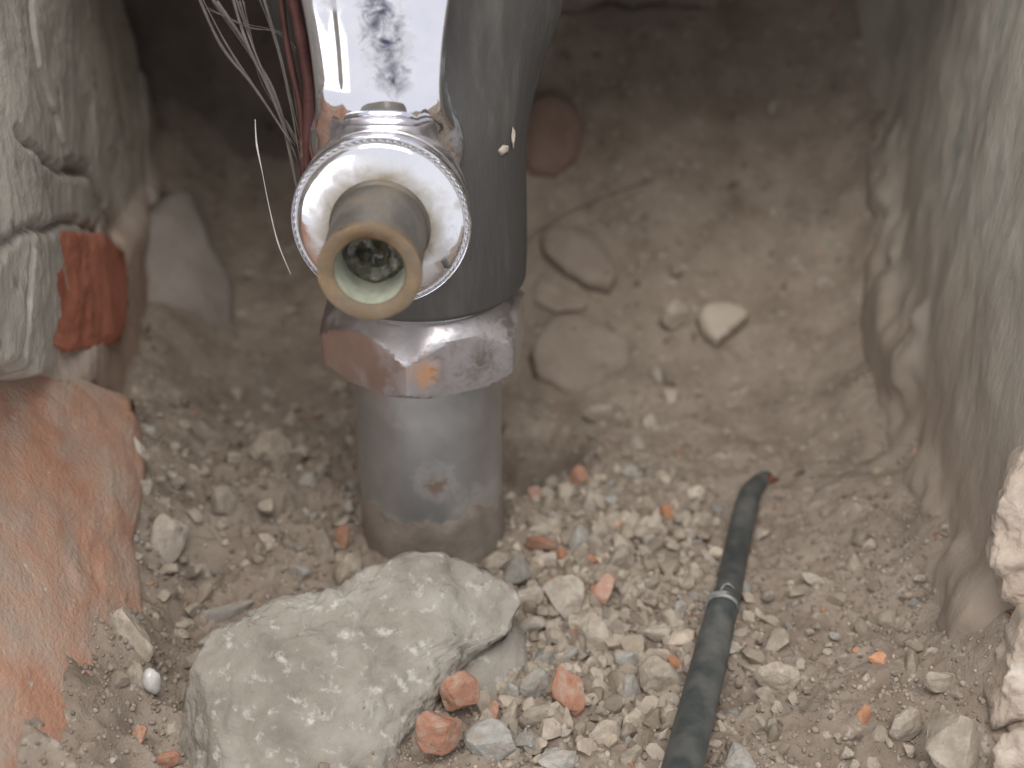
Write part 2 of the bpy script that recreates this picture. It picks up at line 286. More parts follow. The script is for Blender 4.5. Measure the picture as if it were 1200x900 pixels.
def orock(name, px, p0, n, thick, m, parent=None, sub=4, amp=0.06, freq=1.6, seed=1, flat=0.45, cuts=0, lift=0.0, groove=None, facets=0, fine=0.0):
    """a solid lump whose outline on the plane (p0, n) runs through the given points; thick = half thickness (cm)"""
    n = np.asarray(n, float); n /= np.linalg.norm(n)
    e1 = np.cross((0, 0, 1.0), n); e1 /= np.linalg.norm(e1); e2 = np.cross(n, e1)
    P = np.array([on_plane(u, v, p0, n) for u, v in px]); c = P.mean(0)
    poly = np.stack([(P - c) @ e1, (P - c) @ e2], 1)
    V, Fc = ico(sub); V = V.copy()
    V0 = V
    if cuts: V = chip(V, seed, cuts, 0.6, 0.9)
    q = V; V = V0; rho = np.hypot(V[:, 0], V[:, 1]); phi = np.arctan2(V[:, 1], V[:, 0]); r = polar(poly, phi)
    X = r * rho ** 0.85 * np.cos(phi); Y = r * rho ** 0.85 * np.sin(phi); Z = thick * np.sign(q[:, 2]) * np.abs(q[:, 2]) ** flat
    W = np.stack([X, Y, Z], 1)
    N3 = V / np.linalg.norm(V, axis=1, keepdims=True)
    W = W + N3 * (amp * fbm(W[:, 0] * freq + seed, W[:, 1] * freq, W[:, 2] * freq, seed, 5, 0.55))[:, None]
    if facets:
        rg = np.random.default_rng(seed)
        for k in range(facets):
            d = rg.normal(size=3); d[2] = abs(d[2]) * 0.7; d /= np.linalg.norm(d); sp = W @ d; cc = sp.max() * rg.uniform(0.88, 0.97)
            W = W - np.outer(np.maximum(sp - cc, 0) * 0.88, d)
    if fine:
        W = W + N3 * (fine * fbm(W[:, 0] * 5 + seed, W[:, 1] * 5, W[:, 2] * 5, seed + 3, 5, 0.62))[:, None]
    if groove:
        a, b = [on_plane(*g, p0, n) for g in groove[:2]]; a = np.array([(a - c) @ e1, (a - c) @ e2]); b = np.array([(b - c) @ e1, (b - c) @ e2])
        t = (b - a) / np.linalg.norm(b - a); rel = W[:, :2] - a; along = rel @ t; side = rel[:, 0] * t[1] - rel[:, 1] * t[0] + 0.12 * fbm(along * 1.6, 0 * along, 0, seed + 9, 3)
        fade = sstep(-0.5, 0.3, along) * sstep(1.6, 1.0, along); up = sstep(0.0, 0.3, W[:, 2])
        W[:, 2] -= fade * up * (groove[2] * np.exp(-(side / 0.07) ** 2) + groove[3] * sstep(-0.04, 0.10, side * groove[4]))
        W[:, 2] += up * (0.05 * (0.3 - np.abs(fbm(W[:, 0] * 3.2, W[:, 1] * 3.2, 0, seed + 5, 4))))
    G = (W[:, :1] * e1 + W[:, 1:2] * e2 + W[:, 2:] * n)
    me = new_mesh(name, G * S, Fc)
    return link(name, me, m, parent, c + n * lift)
def tube(name, pts, rad, m, parent=None, seg=14, cap=True, sub=8, wob=0.0, seed=0):
    """tapered tube along a smooth path; rad is one radius or one per point"""
    pts = [np.array(p, float) for p in pts]; n = len(pts); rr = [rad] * n if not hasattr(rad, '__len__') else rad
    C = []; Rr = []
    for i in range(n - 1):
        p0 = pts[max(i - 1, 0)]; p1 = pts[i]; p2 = pts[i + 1]; p3 = pts[min(i + 2, n - 1)]
        for k in range(sub):
            t = k / sub
            C.append(0.5 * (2 * p1 + (p2 - p0) * t + (2 * p0 - 5 * p1 + 4 * p2 - p3) * t * t + (3 * p1 - p0 - 3 * p2 + p3) * t ** 3))
            Rr.append(rr[i] * (1 - t) + rr[i + 1] * t)
    C.append(pts[-1]); Rr.append(rr[-1]); C = np.array(C)
    V = []; Fc = []
    T = np.gradient(C, axis=0); T /= np.linalg.norm(T, axis=1, keepdims=True)
    a = np.cross(T[0], (0.3, 0.2, 1)); a /= np.linalg.norm(a)
    for i in range(len(C)):
        a = a - T[i] * np.dot(a, T[i]); a /= np.linalg.norm(a); b = np.cross(T[i], a)
        for k in range(seg):
            g = 2 * math.pi * k / seg
            r = Rr[i] * (1 + wob * float(vnoise(i * 0.35, math.cos(g) * 1.3 + 5, math.sin(g) * 1.3 + 5, seed)))
            V.append(C[i] + r * (math.cos(g) * a + math.sin(g) * b))
    for i in range(len(C) - 1):
        for k in range(seg):
            Fc.append((i * seg + k, i * seg + (k + 1) % seg, (i + 1) * seg + (k + 1) % seg, (i + 1) * seg + k))
    if cap:
        Fc.append(tuple(range(seg))[::-1]); Fc.append(tuple(len(V) - seg + k for k in range(seg)))
    o0 = C[0]
    return link(name, new_mesh(name, (np.array(V) - o0) * S, Fc), m, parent, o0)
def lathe(name, prof, m, parent=None, axis='z', seg=72, loc=(0, 0, 0), rf=None, smooth_angle=35, hf=None):
    """prof: (radius, along) pairs; axis z = up, axis y = toward the viewer (-y)"""
    V = []; Fc = []; n = len(prof)
    for i, (r, h) in enumerate(prof):
        for k in range(seg):
            g = 2 * math.pi * k / seg
            q = r * (rf(i, g, r, h) if rf else 1)
            if hf and k == 0: h0 = h
            if hf: h = h0 + hf(i, g)
            V.append((q * math.cos(g), q * math.sin(g), h) if axis == 'z' else (q * math.cos(g), -h, q * math.sin(g)))
    for i in range(n - 1):
        for k in range(seg):
            Fc.append((i * seg + k, i * seg + (k + 1) % seg, (i + 1) * seg + (k + 1) % seg, (i + 1) * seg + k))
    if prof[0][0] > 1e-4 and name not in ('bore', 'brass_lip', 'scale_plug'): Fc.append(tuple(range(seg))[::-1])
    if prof[-1][0] > 1e-4 and name not in ('bore', 'brass_lip', 'outlet_stub'): Fc.append(tuple((n - 1) * seg + k for k in range(seg)))
    me = new_mesh(name, np.array(V) * S, Fc)
    bm = bmesh.new(); bm.from_mesh(me); bmesh.ops.remove_doubles(bm, verts=bm.verts, dist=1e-6)
    bmesh.ops.recalc_face_normals(bm, faces=bm.faces)
    for e in bm.edges:
        if len(e.link_faces) == 2 and e.calc_face_angle(0) > math.radians(smooth_angle): e.smooth = False
    bm.to_mesh(me); bm.free()
    return link(name, me, m, parent, loc)

# ------------------------------------------------------------------ ground
def axis_coords(a, b, lo, hi, st):
    return np.concatenate([np.linspace(lo, a, 8)[:-1], np.arange(a, b, st), np.linspace(b, hi, 8)])
gx = axis_coords(-7.5, 11.0, -12, 14, 0.042); gy = axis_coords(-6.8, 11.5, -9.5, 14, 0.042)
GX, GY = np.meshgrid(gx, gy, indexing='ij')
ground = link('ground', grid_mesh('ground', np.stack([GX, GY, ground_h(GX, GY)], -1)), 'ground')
tag(ground, 'dusty beige rubble floor of the wall niche', kind='structure')

# ------------------------------------------------------------------ walls of the niche
# right wall
y = np.concatenate([np.linspace(-5.2, -3.0, 60)[:-1], np.linspace(-3.0, 12.5, 180)]); z = np.linspace(-1.5, 13, 150); Y, Z = np.meshgrid(y, z, indexing='ij')
X = 7.70 + 0.10 * Y + 0.06 * np.maximum(Z, 0) + 2.2 * np.maximum(0, -3.4 - Y + 0.2 * fbm(Z * 1.2, Y, 0, 59, 3)) ** 1.6 + 0.10 * fbm(Y * 0.35, Z * 0.2, 0, 51, 3) + 0.025 * fbm(Y * 1.5, Z * 1.0, 0, 57, 4) + 0.018 * np.minimum(0.1, fbm(Y * 2.6, Z * 2.2, 0, 58, 4)) - 0.35 * sstep(1.8, 0.4, Z - 0.35 * np.maximum(Y, 0) + 0.8 * fbm(Y * 0.9, Z * 0.9, 0, 53, 3)) - 0.9 * sstep(7, 11, Y)
rw = empty('plaster_wall', (9, 2, 0)); tag(rw, 'streaked olive grey plaster wall of the niche, to the right of the cable', 'wall')
def child_grid(name, P, m, parent, origin):
    o = link(name, grid_mesh(name, P - np.array(origin)), m, parent); return o
child_grid('plaster_face', np.stack([X, Y, Z], -1), 'rightwall', rw, (9, 2, 0))
# back wall with the dark slot near the top
x = np.linspace(-9, 11.5, 230); z = np.linspace(-1.5, 9.2, 190); X, Z = np.meshgrid(x, z, indexing='ij')
Yb = 10.4 + 0.14 * fbm(X * 0.3, Z * 0.3, 0, 61, 3) + 0.03 * fbm(X * 2, Z * 2, 0, 67, 4) + 0.35 * np.maximum(0, 3.2 - Z) ** 1.3 * -1 - 0.25 * sstep(6, 10, X) * (X - 6) ** 1
top = 5.75 + 0.12 * fbm(X * 0.9, 0, 0, 71, 3)
hole = sstep(0.0, 0.12, Z - top) * sstep(8.6, 8.2, X) * sstep(1.9, 2.6, X)
hole = hole * (1 - sstep(4.4, 4.6, X) * sstep(6.6, 6.4, X) * sstep(0.35, 0.5, Z - top))
slot = sstep(0.0, 0.06, Z - (5.52 + 0.06 * fbm(X * 1.5, 2, 0, 5, 2))) * sstep(0.3, 0.2, Z - 5.45) * sstep(4.9, 5.2, X) * sstep(7.2, 6.9, X)
Yb = Yb + 2.6 * np.maximum(hole, slot)
bw = empty('back_wall', (1, 10, 0)); tag(bw, 'dark dusty back wall of the niche with a black slot near its top', 'wall')
child_grid('plaster_face', np.stack([X, Yb, Z], -1), 'backwall', bw, (1, 10, 0))
# unseen overhang added above the niche to shade its back
V, Fc = ico(4); V = V.copy()
bx = np.sign(V) * np.abs(V) ** 0.35
bx = bx * np.array([11.5, 5.2, 2.2]); bx = rough(bx, 5, 0.18, 0.5)
o = link('lintel', new_mesh('lintel', (bx + np.array([1.2, 8.0, 11.3]) - np.array([1, 10, 0])) * S, Fc), 'mortar', bw)

# left wall
xl = lambda yy: -5.15 - 0.12 * (yy + 1)
y = np.linspace(-6.5, 12.5, 330); z = np.linspace(-1.5, 13, 250); Y, Z = np.meshgrid(y, z, indexing='ij')
X = xl(Y) + 0.09 * fbm(Y * 0.4, Z * 0.35, 0, 81, 3) + 0.022 * fbm(Y * 1.8, Z * 1.5, 0, 87, 4) + 0.010 * fbm(Y * 7, Z * 7, 0, 88, 3)
WY, WZ = Y + 0.10 * fbm(Y * 1.6, Z * 1.6, 3, 5, 3), Z + 0.10 * fbm(Y * 1.6, Z * 1.6, 7, 6, 3)
def crack(px, width, deep):
    global X
    q = [on_plane(u, v, (xl(0), 0, 0), (1, 0.12, 0))[1:] for u, v in px]; d = np.full(Y.shape, 99.0)
    for a, b in zip(q[:-1], q[1:]):
        e = b - a; t = np.clip(((WY - a[0]) * e[0] + (WZ - a[1]) * e[1]) / (e @ e), 0, 1)
        d = np.minimum(d, np.hypot(WY - a[0] - t * e[0], WZ - a[1] - t * e[1]))
    X = X - deep * np.exp(-(d / width) ** 2)
crack([(42, -40), (45, 30), (48, 85), (65, 135), (80, 185), (108, 200), (120, 235), (138, 275)], 0.085, 0.34)
crack([(15, 150), (30, 175), (55, 195), (108, 203)], 0.06, 0.18)
crack([(-60, 330), (0, 300), (25, 275), (65, 260), (118, 265)], 0.06, 0.18)
crack([(160, 0), (164, 90), (168, 175), (160, 300)], 0.13, 0.45)
crack([(36, 270), (32, 340), (28, 405)], 0.06, 0.15)
X = X - 1.8 * sstep(9.5, 11.5, Y + 0.45 * (Z - 4)) + 0.25 * sstep(3.3, 2.7, Z) * sstep(-1.5, 0.5, Y) - 2.6 * sstep(2.75, 2.25, Z + 0.68 * Y + 0.12 * fbm(Y * 2, Z * 2, 1, 4, 3)) * sstep(1.8, 0.9, Y)
lw = empty('brick_wall', (-5.5, 0, 0)); tag(lw, 'broken brick and plaster wall of the niche, left of the chrome valve', 'wall')
child_grid('plaster_face', np.stack([X, Y, Z], -1), 'plaster', lw, (-5.5, 0, 0))
LWO = np.array([-5.5, 0, 0])
def wall_piece(name, px, dx, n, thick, m, **k):
    c = np.mean(np.array(px, float), 0); p0 = on_plane(c[0], c[1], (xl(0), 0, 0), (1, 0.12, 0)) + np.array([dx, 0, 0])
    o = orock(name, px, p0, n, thick, m, None, **k)
    o.location -= Vector(LWO) * S; o.parent = lw
    return o
WN = np.array([1, -0.30, 0.10])
o = wall_piece('brick', [(-260, 440), (-60, 425), (50, 440), (140, 478), (152, 560), (138, 640), (150, 720), (150, 800), (120, 930), (90, 1040), (-100, 1060), (-260, 900)], -0.38, (1, 0.0, 0.55), 0.42, 'brick', sub=6, amp=0.06, freq=1.1, seed=3, flat=0.16, fine=0.022)
o['label'] = 'large worn orange brick low in the wall'
o = wall_piece('brick', [(44, 282), (62, 270), (110, 274), (138, 296), (142, 360), (134, 402), (70, 412), (34, 400), (38, 340)], -0.05, (1, 0.05, 0.05), 0.16, 'redbrick', sub=5, amp=0.05, freq=1.8, seed=4, flat=0.12, fine=0.02)
o['label'] = 'red brick end showing through the plaster'
# broken plaster edge of the niche opening, at the right
def edge_piece(px, seed, yy=-4.6):
    o = orock('plaster_edge', px, (8, yy, 2), (-0.25, -0.9, 0.35), 0.38, 'edge', None, sub=5, amp=0.13, freq=2.6, seed=seed, flat=0.22, cuts=8)
    o.location -= Vector((9, 2, 0)) * S; o.parent = rw
edge_piece([(1215, 505), (1182, 550), (1162, 600), (1156, 660), (1168, 700), (1200, 712), (1300, 720), (1300, 500)], 21, -4.0)
edge_piece([(1196, 716), (1182, 760), (1160, 815), (1162, 840), (1190, 836), (1300, 850), (1300, 700)], 22, -4.5)
edge_piece([(1185, 842), (1164, 868), (1166, 960), (1300, 980), (1300, 840)], 23, -4.9)
# ------------------------------------------------------------------ the valve on its pipe
tap = empty('water_valve', (0, 0, 0)); tag(tap, 'chrome water valve with hex nut standing on a grey steel pipe', 'valve')
pr = lathe('pipe', [(1.1, -1.2), (1.1, 0.62), (1.1, 3.7)], 'pipe', tap, rf=lambda i, g, r, h: 1)
lathe('mud_crust', [(1.095, 0.88), (1.108, 0.80), (1.115, 0.55), (1.13, 0.1), (1.15, -1.0), (1.1, -1.05)], 'pipedirt', tap, hf=lambda i, g: (0.30 * float(fbm(math.cos(g) * 2.6 + 4, math.sin(g) * 2.6, 0, 14, 4)) if i < 3 else 0),
      rf=lambda i, g, r, h: 1 + (0.012 * float(vnoise(math.cos(g) * 3, math.sin(g) * 3, h * 2, 4)) if 0 < i < 5 else 0))

# hex nut: chamfered top and bottom
def hexnut():
    R = 1.6; ap = R * math.cos(math.pi / 6); ph0 = math.radians(-90 - 6); seg = 120; V = []; Fc = []
    zb, zt = 3.27, 4.30; rows = 26
    prof = []
    for i in range(rows + 1): prof.append(zb + (zt - zb) * i / rows)
    ring = []
    def hexr(g):
        a = (g - ph0) % (math.pi / 3); a = min(a, math.pi / 3 - a)
        r = ap / math.cos(math.pi / 6 - a)
        return min(r, R * 0.985)
    for zz in prof:
        for k in range(seg):
            g = ph0 + 2 * math.pi * k / seg
            cone_t = 1.24 + (zt - zz) * 0.80; cone_b = 1.44 + (zz - zb) * 1.3
            r = min(hexr(g), cone_t, cone_b)
            V.append((r * math.cos(g), r * math.sin(g), zz))
    for i in range(rows):
        for k in range(seg):
            Fc.append((i * seg + k, i * seg + (k + 1) % seg, (i + 1) * seg + (k + 1) % seg, (i + 1) * seg + k))
    Fc.append(tuple(range(seg))[::-1]); Fc.append(tuple(rows * seg + k for k in range(seg)))
    me = new_mesh('hex_nut', np.array(V) * S, Fc)
    bm = bmesh.new(); bm.from_mesh(me)
    for e in bm.edges:
        if len(e.link_faces) == 2 and e.calc_face_angle(0) > math.radians(20): e.smooth = False
    bm.to_mesh(me); bm.free()
    return link('hex_nut', me, 'nut', tap)
nut = hexnut()
lathe('union_ring', [(1.0, 4.2), (1.22, 4.24), (1.25, 4.31), (1.22, 4.34), (1.27, 4.37), (1.27, 4.40), (1.2, 4.44), (1.0, 4.5)], 'dulled', tap, seg=80)
# body: dusty chrome, widening upwards
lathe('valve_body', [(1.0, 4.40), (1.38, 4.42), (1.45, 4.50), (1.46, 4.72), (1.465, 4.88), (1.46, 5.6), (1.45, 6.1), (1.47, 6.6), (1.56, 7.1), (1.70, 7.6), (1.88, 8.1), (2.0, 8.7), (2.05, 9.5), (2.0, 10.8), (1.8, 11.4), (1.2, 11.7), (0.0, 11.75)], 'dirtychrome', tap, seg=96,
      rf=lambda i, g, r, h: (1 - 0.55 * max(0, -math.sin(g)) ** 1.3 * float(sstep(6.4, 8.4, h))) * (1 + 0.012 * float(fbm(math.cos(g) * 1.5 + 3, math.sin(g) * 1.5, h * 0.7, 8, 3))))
# hub, rings, flange and outlet stub: one axis toward the viewer
AX = (-0.30, 0, 6.22)
lathe('hub', [(0.90, 0.6), (0.95, 1.2), (1.02, 1.6), (1.05, 1.85), (1.05, 1.98), (1.0, 2.04)], 'dulled', tap, 'y', 80, AX)
lathe('rear_ring', [(0.9, 1.98), (1.04, 2.0), (1.05, 2.03), (1.05, 2.14), (1.03, 2.17), (0.9, 2.18)], 'dulled', tap, 'y', 80, AX)
lathe('knurled_ring', [(0.99, 2.27), (1.012, 2.30), (1.014, 2.322), (1.006, 2.334), (0.98, 2.335)], 'dulled', tap, 'y', 288, AX,
      rf=lambda i, g, r, h: 1 + (0.018 if (int(g / (2 * math.pi) * 288 + 0.5) % 4) < 2 and 0 < i < 4 else 0))
fl = lathe('flange', [(0.85, 2.12), (1.035, 2.16), (1.07, 2.19), (1.078, 2.25), (1.076, 2.31), (1.062, 2.33), (1.045, 2.325), (1.035, 2.29), (1.005, 2.29), (1.00, 2.33), (0.985, 2.35), (0.93, 2.375), (0.82, 2.41), (0.68, 2.44), (0.5, 2.455)], 'chrome', tap, 'y', 96, AX, smooth_angle=60)
st = lathe('outlet_stub', [(0.60, 2.38), (0.60, 2.47), (0.565, 2.51), (0.56, 3.3), (0.565, 3.62)], 'stub', tap, 'y', 72, AX)
lathe('brass_lip', [(0.565, 3.60), (0.575, 3.62), (0.58, 3.68), (0.575, 3.715), (0.55, 3.725), (0.45, 3.705), (0.40, 3.68), (0.385, 3.62), (0.38, 3.3)], 'brass', st, 'y', 72, (0, 0, 0))
lathe('bore', [(0.392, 3.68), (0.375, 3.62), (0.37, 3.2), (0.36, 3.14)], 'borewall', st, 'y', 48, (0, 0, 0))
lathe('scale_plug', [(0.375, 3.16), (0.30, 3.20), (0.20, 3.17), (0.10, 3.24), (0.0, 3.22)], 'bore', st, 'y', 48, (0, 0, 0),
      rf=lambda i, g, r, h: 1 + 0.12 * float(vnoise(math.cos(g) * 3, math.sin(g) * 3, i * 1.0, 9)), hf=lambda i, g: 0.06 * float(vnoise(math.cos(g) * 2.5 + i, math.sin(g) * 2.5, i * 1.7, 19)) if 0 < i < 4 else 0)
# neck: flat-fronted arm rising from the hub
def neck():
    rows = []  # z, half width, front y, back y, bevel
    for (zz, hw, yf, yb, bv) in [(6.3, 0.90, -1.55, -0.6, 0.40), (6.75, 0.98, -1.72, -0.6, 0.42), (7.0, 0.96, -1.80, -0.6, 0.40), (7.15, 0.90, -1.86, -0.6, 0.36), (7.3, 0.82, -1.97, -0.6, 0.24), (7.5, 0.765, -2.04, -0.55, 0.18), (7.8, 0.755, -2.06, -0.5, 0.16), (8.2, 0.78, -1.98, -0.45, 0.14), (8.6, 0.84, -1.86, -0.4, 0.14), (9.0, 0.92, -1.72, -0.3, 0.14), (9.6, 1.0, -1.52, -0.2, 0.14), (10.4, 1.05, -1.25, 0.0, 0.14), (11.2, 1.05, -1.0, 0.0, 0.14)]:
        rows.append((zz, hw, yf, yb, bv))
    rows = np.array(rows); zz = np.linspace(6.3, 11.2, 70)
    def sm(col):
        r = np.interp(zz, rows[:, 0], rows[:, col]); k = np.array([1, 2, 3, 2, 1.]); k /= k.sum()
        return np.convolve(np.pad(r, 2, 'edge'), k, 'valid')
    HW, YF, YB, BV = sm(1), sm(2), sm(3), sm(4)
    V = []; Fc = []; m = 0
    for z0, hw, yf, yb, bv in zip(zz, HW, YF, YB, BV):
        q = 0.52 * hw                             # half width of the flat panel
        p = [(-hw, yb), (-hw, yf + bv * 1.3), (-hw + 0.015, yf + bv * 0.9), (-hw + 0.06, yf + bv * 0.62), (-hw + 0.12, yf + bv * 0.50), (-(q + hw) / 2 - 0.01, yf + bv * 0.33), (-q - 0.05, yf + 0.045), (-q, yf + 0.012), (-q + 0.06, yf), (0, yf - 0.012)]
        p = p + [(-a, b) for a, b in p[-2::-1]] + [(hw * 0.5, yb + 0.2), (-hw * 0.5, yb + 0.2)]
        m = len(p); V += [(a - 0.29, b, z0) for a, b in p]
    n = len(zz)
    for i in range(n - 1):
        for k in range(m): Fc.append((i * m + k, i * m + (k + 1) % m, (i + 1) * m + (k + 1) % m, (i + 1) * m + k))
    Fc.append(tuple(range(m))[::-1]); Fc.append(tuple((n - 1) * m + k for k in range(m)))
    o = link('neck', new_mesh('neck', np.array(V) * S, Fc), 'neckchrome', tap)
    md = o.modifiers.new('smooth', 'SUBSURF'); md.levels = 1; md.render_levels = 1
    return o
neck()
# flakes of plaster stuck on the body
for (u, v, a, b, sd) in [(590, 172, 18, 13, 1), (602, 160, 7, 26, 2)]:
    c = on_plane(u, v, (0, -0.75, 6), (0, -1, 0.0)); r = math.hypot(c[0], c[1]); rr = 1.46 + max(0, (c[2] - 6.6)) * 0.2
    gg = math.asin(min(0.98, c[0] / rr)); c = np.array([rr * math.sin(gg), -rr * math.cos(gg), c[2]]); ppc = FPX / depth(c)
    V, Fc = ico(3); W = rough(chip(V, sd, 6), sd, 0.2, 2.0) * np.array([a / 2 / ppc, 0.03, b / 2 / ppc])
    rot = np.array(Matrix.Rotation(gg, 3, 'Z')); W = W @ rot.T
    o = link('plaster_flake', new_mesh('plaster_flake', W * S, Fc), 'pale', tap, c)

# ------------------------------------------------------------------ fibres and threads
fb = empty('fibre_wisp', (-1.6, -0.5, 4.6)); tag(fb, 'wisp of dusty grey fibres hanging left of the chrome neck', 'fibre')
def fibre(name, px, ys, rad, m, parent, base):
    pts = [on_plane(u, v, (0, yy, 0), (0, 1, 0)) - np.array(base) for (u, v), yy in zip(px, ys)]
    return tube(name, pts, rad, m, parent, 8, True, 8, 0.25, len(px))
FB = (-1.6, -0.5, 4.6)
for px, r in [([(228, -20), (262, 50), (300, 105), (345, 170)], 0.05), ([(268, -20), (290, 50), (320, 110), (352, 190)], 0.075), ([(300, -20), (318, 40), (336, 100), (356, 200)], 0.045), ([(250, 0), (300, 70), (330, 130), (350, 240)], 0.05), ([(330, -20), (334, 30), (345, 120), (352, 160)], 0.04), ([(240, 10), (290, 30), (325, 38), (346, 60)], 0.02), ([(283, 0), (306, 90), (340, 150), (354, 175)], 0.03)]:
    for q in range(3):
        px2 = [(u + random.uniform(-4, 4), v + random.uniform(-3, 3)) for u, v in px]; r2 = r * random.choice((0.16, 0.25, 0.42))
        fibre('strand', px2, [-0.6 + random.uniform(-0.2, 0.2), -0.8, -0.9, -1.0], [r2, r2, r2 * 0.9, r2 * 0.5], 'fibre', fb, FB)
wr = empty('red_wire', FB); tag(wr, 'dull red wires running down behind the left edge of the chrome neck', 'wire')  # tubes added to imitate brick red reflected in the chrome's side
for px, r in [([(338, -20), (352, 40), (362, 110), (360, 200)], 0.075), ([(326, -20), (338, 60), (352, 130), (356, 210)], 0.04)]:
    fibre('strand', px, [-0.9, -1.0, -1.1, -1.1], [r] * 4, 'redwire', wr, FB)
o = fibre('thread', [(299, 140), (301, 170), (308, 205), (316, 245), (326, 285), (341, 322)], [-1.2] * 6, [0.004, 0.012, 0.004, 0.006, 0.009, 0.004], 'web', None, (0, 0, 0))
tag(o, 'thin white thread hanging free left of the flange', 'thread')
o = fibre('cobweb_thread', [(614, 285), (645, 262), (690, 238), (760, 212), (830, 190)], [3, 4.5, 6, 8, 9.6], 0.014, 'fibre', None, (0, 0, 0))
tag(o, 'faint cobweb thread running from the valve body to the back wall', 'thread')

# ------------------------------------------------------------------ cable
cb = empty('cable', tuple(gp(850, 690))); CB = np.array(gp(850, 690)); tag(cb, 'dark grey cable lying on the rubble with a stripped burnt tip', 'cable')
def cp(u, v, dz): p = gp(u, v); d = CAM - p; p = p + d * (dz / d[2]); return p - CB
tube('sheath', [cp(846, 712, 0.30), cp(835, 760, 0.36), cp(820, 820, 0.5), cp(802, 890, 0.75), cp(780, 980, 1.2), cp(760, 1060, 1.6)], [0.21, 0.238, 0.238, 0.236, 0.235, 0.235], 'cable', cb, 28, True, 10, 0.03, 3)
inner = tube('inner_core', [cp(842, 735, 0.30), cp(852, 700, 0.28), cp(862, 650, 0.22), cp(872, 605, 0.16), cp(880, 578, 0.10), cp(892, 564, 0.04), cp(900, 558, -0.06)], [0.185, 0.195, 0.195, 0.19, 0.18, 0.155, 0.10], 'cable', cb, 28, True, 10, 0.05, 4)
tube('burnt_tip', [cp(893, 563, 0.06), cp(903, 562, 0.06), cp(914, 563, 0.02)], [0.10, 0.085, 0.02], 'copper', cb, 12, True, 6, 0.4, 5)
a = cp(845.5, 713, 0.29); b = cp(847, 707.5, 0.29)
tube('torn_edge', [a, (a + b) / 2, b], [0.232, 0.243, 0.222], 'tornedge', cb, 40, True, 4, 0.16, 1)
tube('torn_fibre', [cp(*q) for q in [(843, 704, 0.44), (846, 689, 0.47), (853, 684, 0.53), (861, 690, 0.47)]], [0.007, 0.016, 0.012, 0.006], 'tornedge', cb, 8, True, 8, 0.7, 4)

# ------------------------------------------------------------------ stones
VARS = []
for i in range(14):
    V, Fc = ico(3); W = rough(chip(V, 100 + i, 9 + i % 5, 0.38, 0.78), 200 + i, 0.07, 2.6, 4); W /= np.abs(W).max(0)
    VARS.append((W, Fc))
_shared = {}
def vmesh(k, m):
    if (k, m) not in _shared:
        W, Fc = VARS[k]; me = new_mesh('pebble_shape', W * S, Fc, False); me.materials.append(M[m]); _shared[(k, m)] = me
    return _shared[(k, m)]
CQ = cam.rotation_euler.to_quaternion()
def stone(name, u, v, wpx, hpx, m, label=None, cat='stone', ang=0.0, k=None, group=None, sink=0.15, thick=0.75):
    p = gp(u, v); ppc = FPX / depth(p); a = wpx / 2 / ppc; b = hpx / 2 / ppc; c = thick * min(a, b)
    k = random.randrange(len(VARS)) if k is None else k
    d = (CAM - p) / np.linalg.norm(CAM - p)
    up = d * (c * (0.95 - sink)); a *= 1.08; b *= 1.08
    o = bpy.data.objects.new(name, vmesh(k, m)); COL.objects.link(o)
    o.location = Vector(p + up) * S; o.scale = (a, b, c)
    o.rotation_mode = 'QUATERNION'; o.rotation_quaternion = CQ @ Quaternion((0, 0, 1), math.radians(ang)) @ Quaternion((1, 0, 0), random.choice((0, math.pi)))
    if label: tag(o, label, cat, group)
    return o

GSIDE = 1
# the large concrete lump in front of the pipe
rp = np.array([-1.2, -3.5, 0.25])
o = orock('concrete_lump', [(196, 915), (196, 850), (216, 785), (246, 748), (290, 730), (335, 712), (380, 694), (418, 680), (455, 662), (490, 652), (535, 652), (575, 666), (606, 690), (614, 725), (600, 756), (566, 772), (530, 796), (490, 850), (462, 900), (440, 970), (380, 1010), (300, 1010), (220, 970)], rp, (0.20, -0.52, 0.83), 0.80, 'concrete', None, sub=6, amp=0.13, freq=1.1, seed=41, flat=0.28, cuts=0, facets=16, fine=0.045, groove=((560, 690), (575, 745), 0.12, 0.06, GSIDE))
tag(o, 'large pale concrete lump in front of the pipe', 'stone')
o = orock('concrete_lump', [(545, 715), (612, 738), (620, 785), (596, 850), (560, 920), (500, 980), (430, 950), (445, 880), (480, 820), (515, 770)], rp + np.array([0.2, 0.0, -0.22]), (0.25, -0.5, 0.8), 0.5, 'concrete', None, sub=5, amp=0.10, freq=1.4, seed=43, flat=0.5)
tag(o, 'smaller concrete piece tucked under the right side of the large lump', 'stone')

# flat stones behind the pipe
def ostone(px, label, m, seed, thick=0.3, lift=0.0, name='stone', cat='stone', n=None):
    c = np.mean(np.array(px), 0); p = gp(*c); nn = n if n is not None else (0, -0.55, 0.83)
    o = orock(name, px, p, nn, thick, m, None, sub=4, amp=0.05, freq=2.0, seed=seed, flat=0.35, cuts=3, lift=lift, facets=14, fine=0.022); tag(o, label, cat); return o
ostone([(634, 268), (660, 262), (700, 280), (724, 325), (718, 348), (690, 342), (655, 318), (636, 300)], 'slanted brown stone behind the valve body, beside the back wall', 'dusttan', 51, 0.24, 0.03)
ostone([(622, 400), (650, 376), (690, 368), (715, 388), (742, 396), (738, 436), (705, 456), (680, 474), (640, 452), (618, 446)], 'broad flat tan stone right of the hex nut', 'dusttan', 52, 0.28, 0.05)
ostone([(606, 130), (640, 108), (668, 118), (684, 150), (676, 190), (650, 212), (612, 206)], 'dull reddish brick fragment bedded in the slope behind the valve', 'dullbrick', 58, 0.35, 0.0, 'brick_fragment', 'brick', (0, -0.85, 0.5))
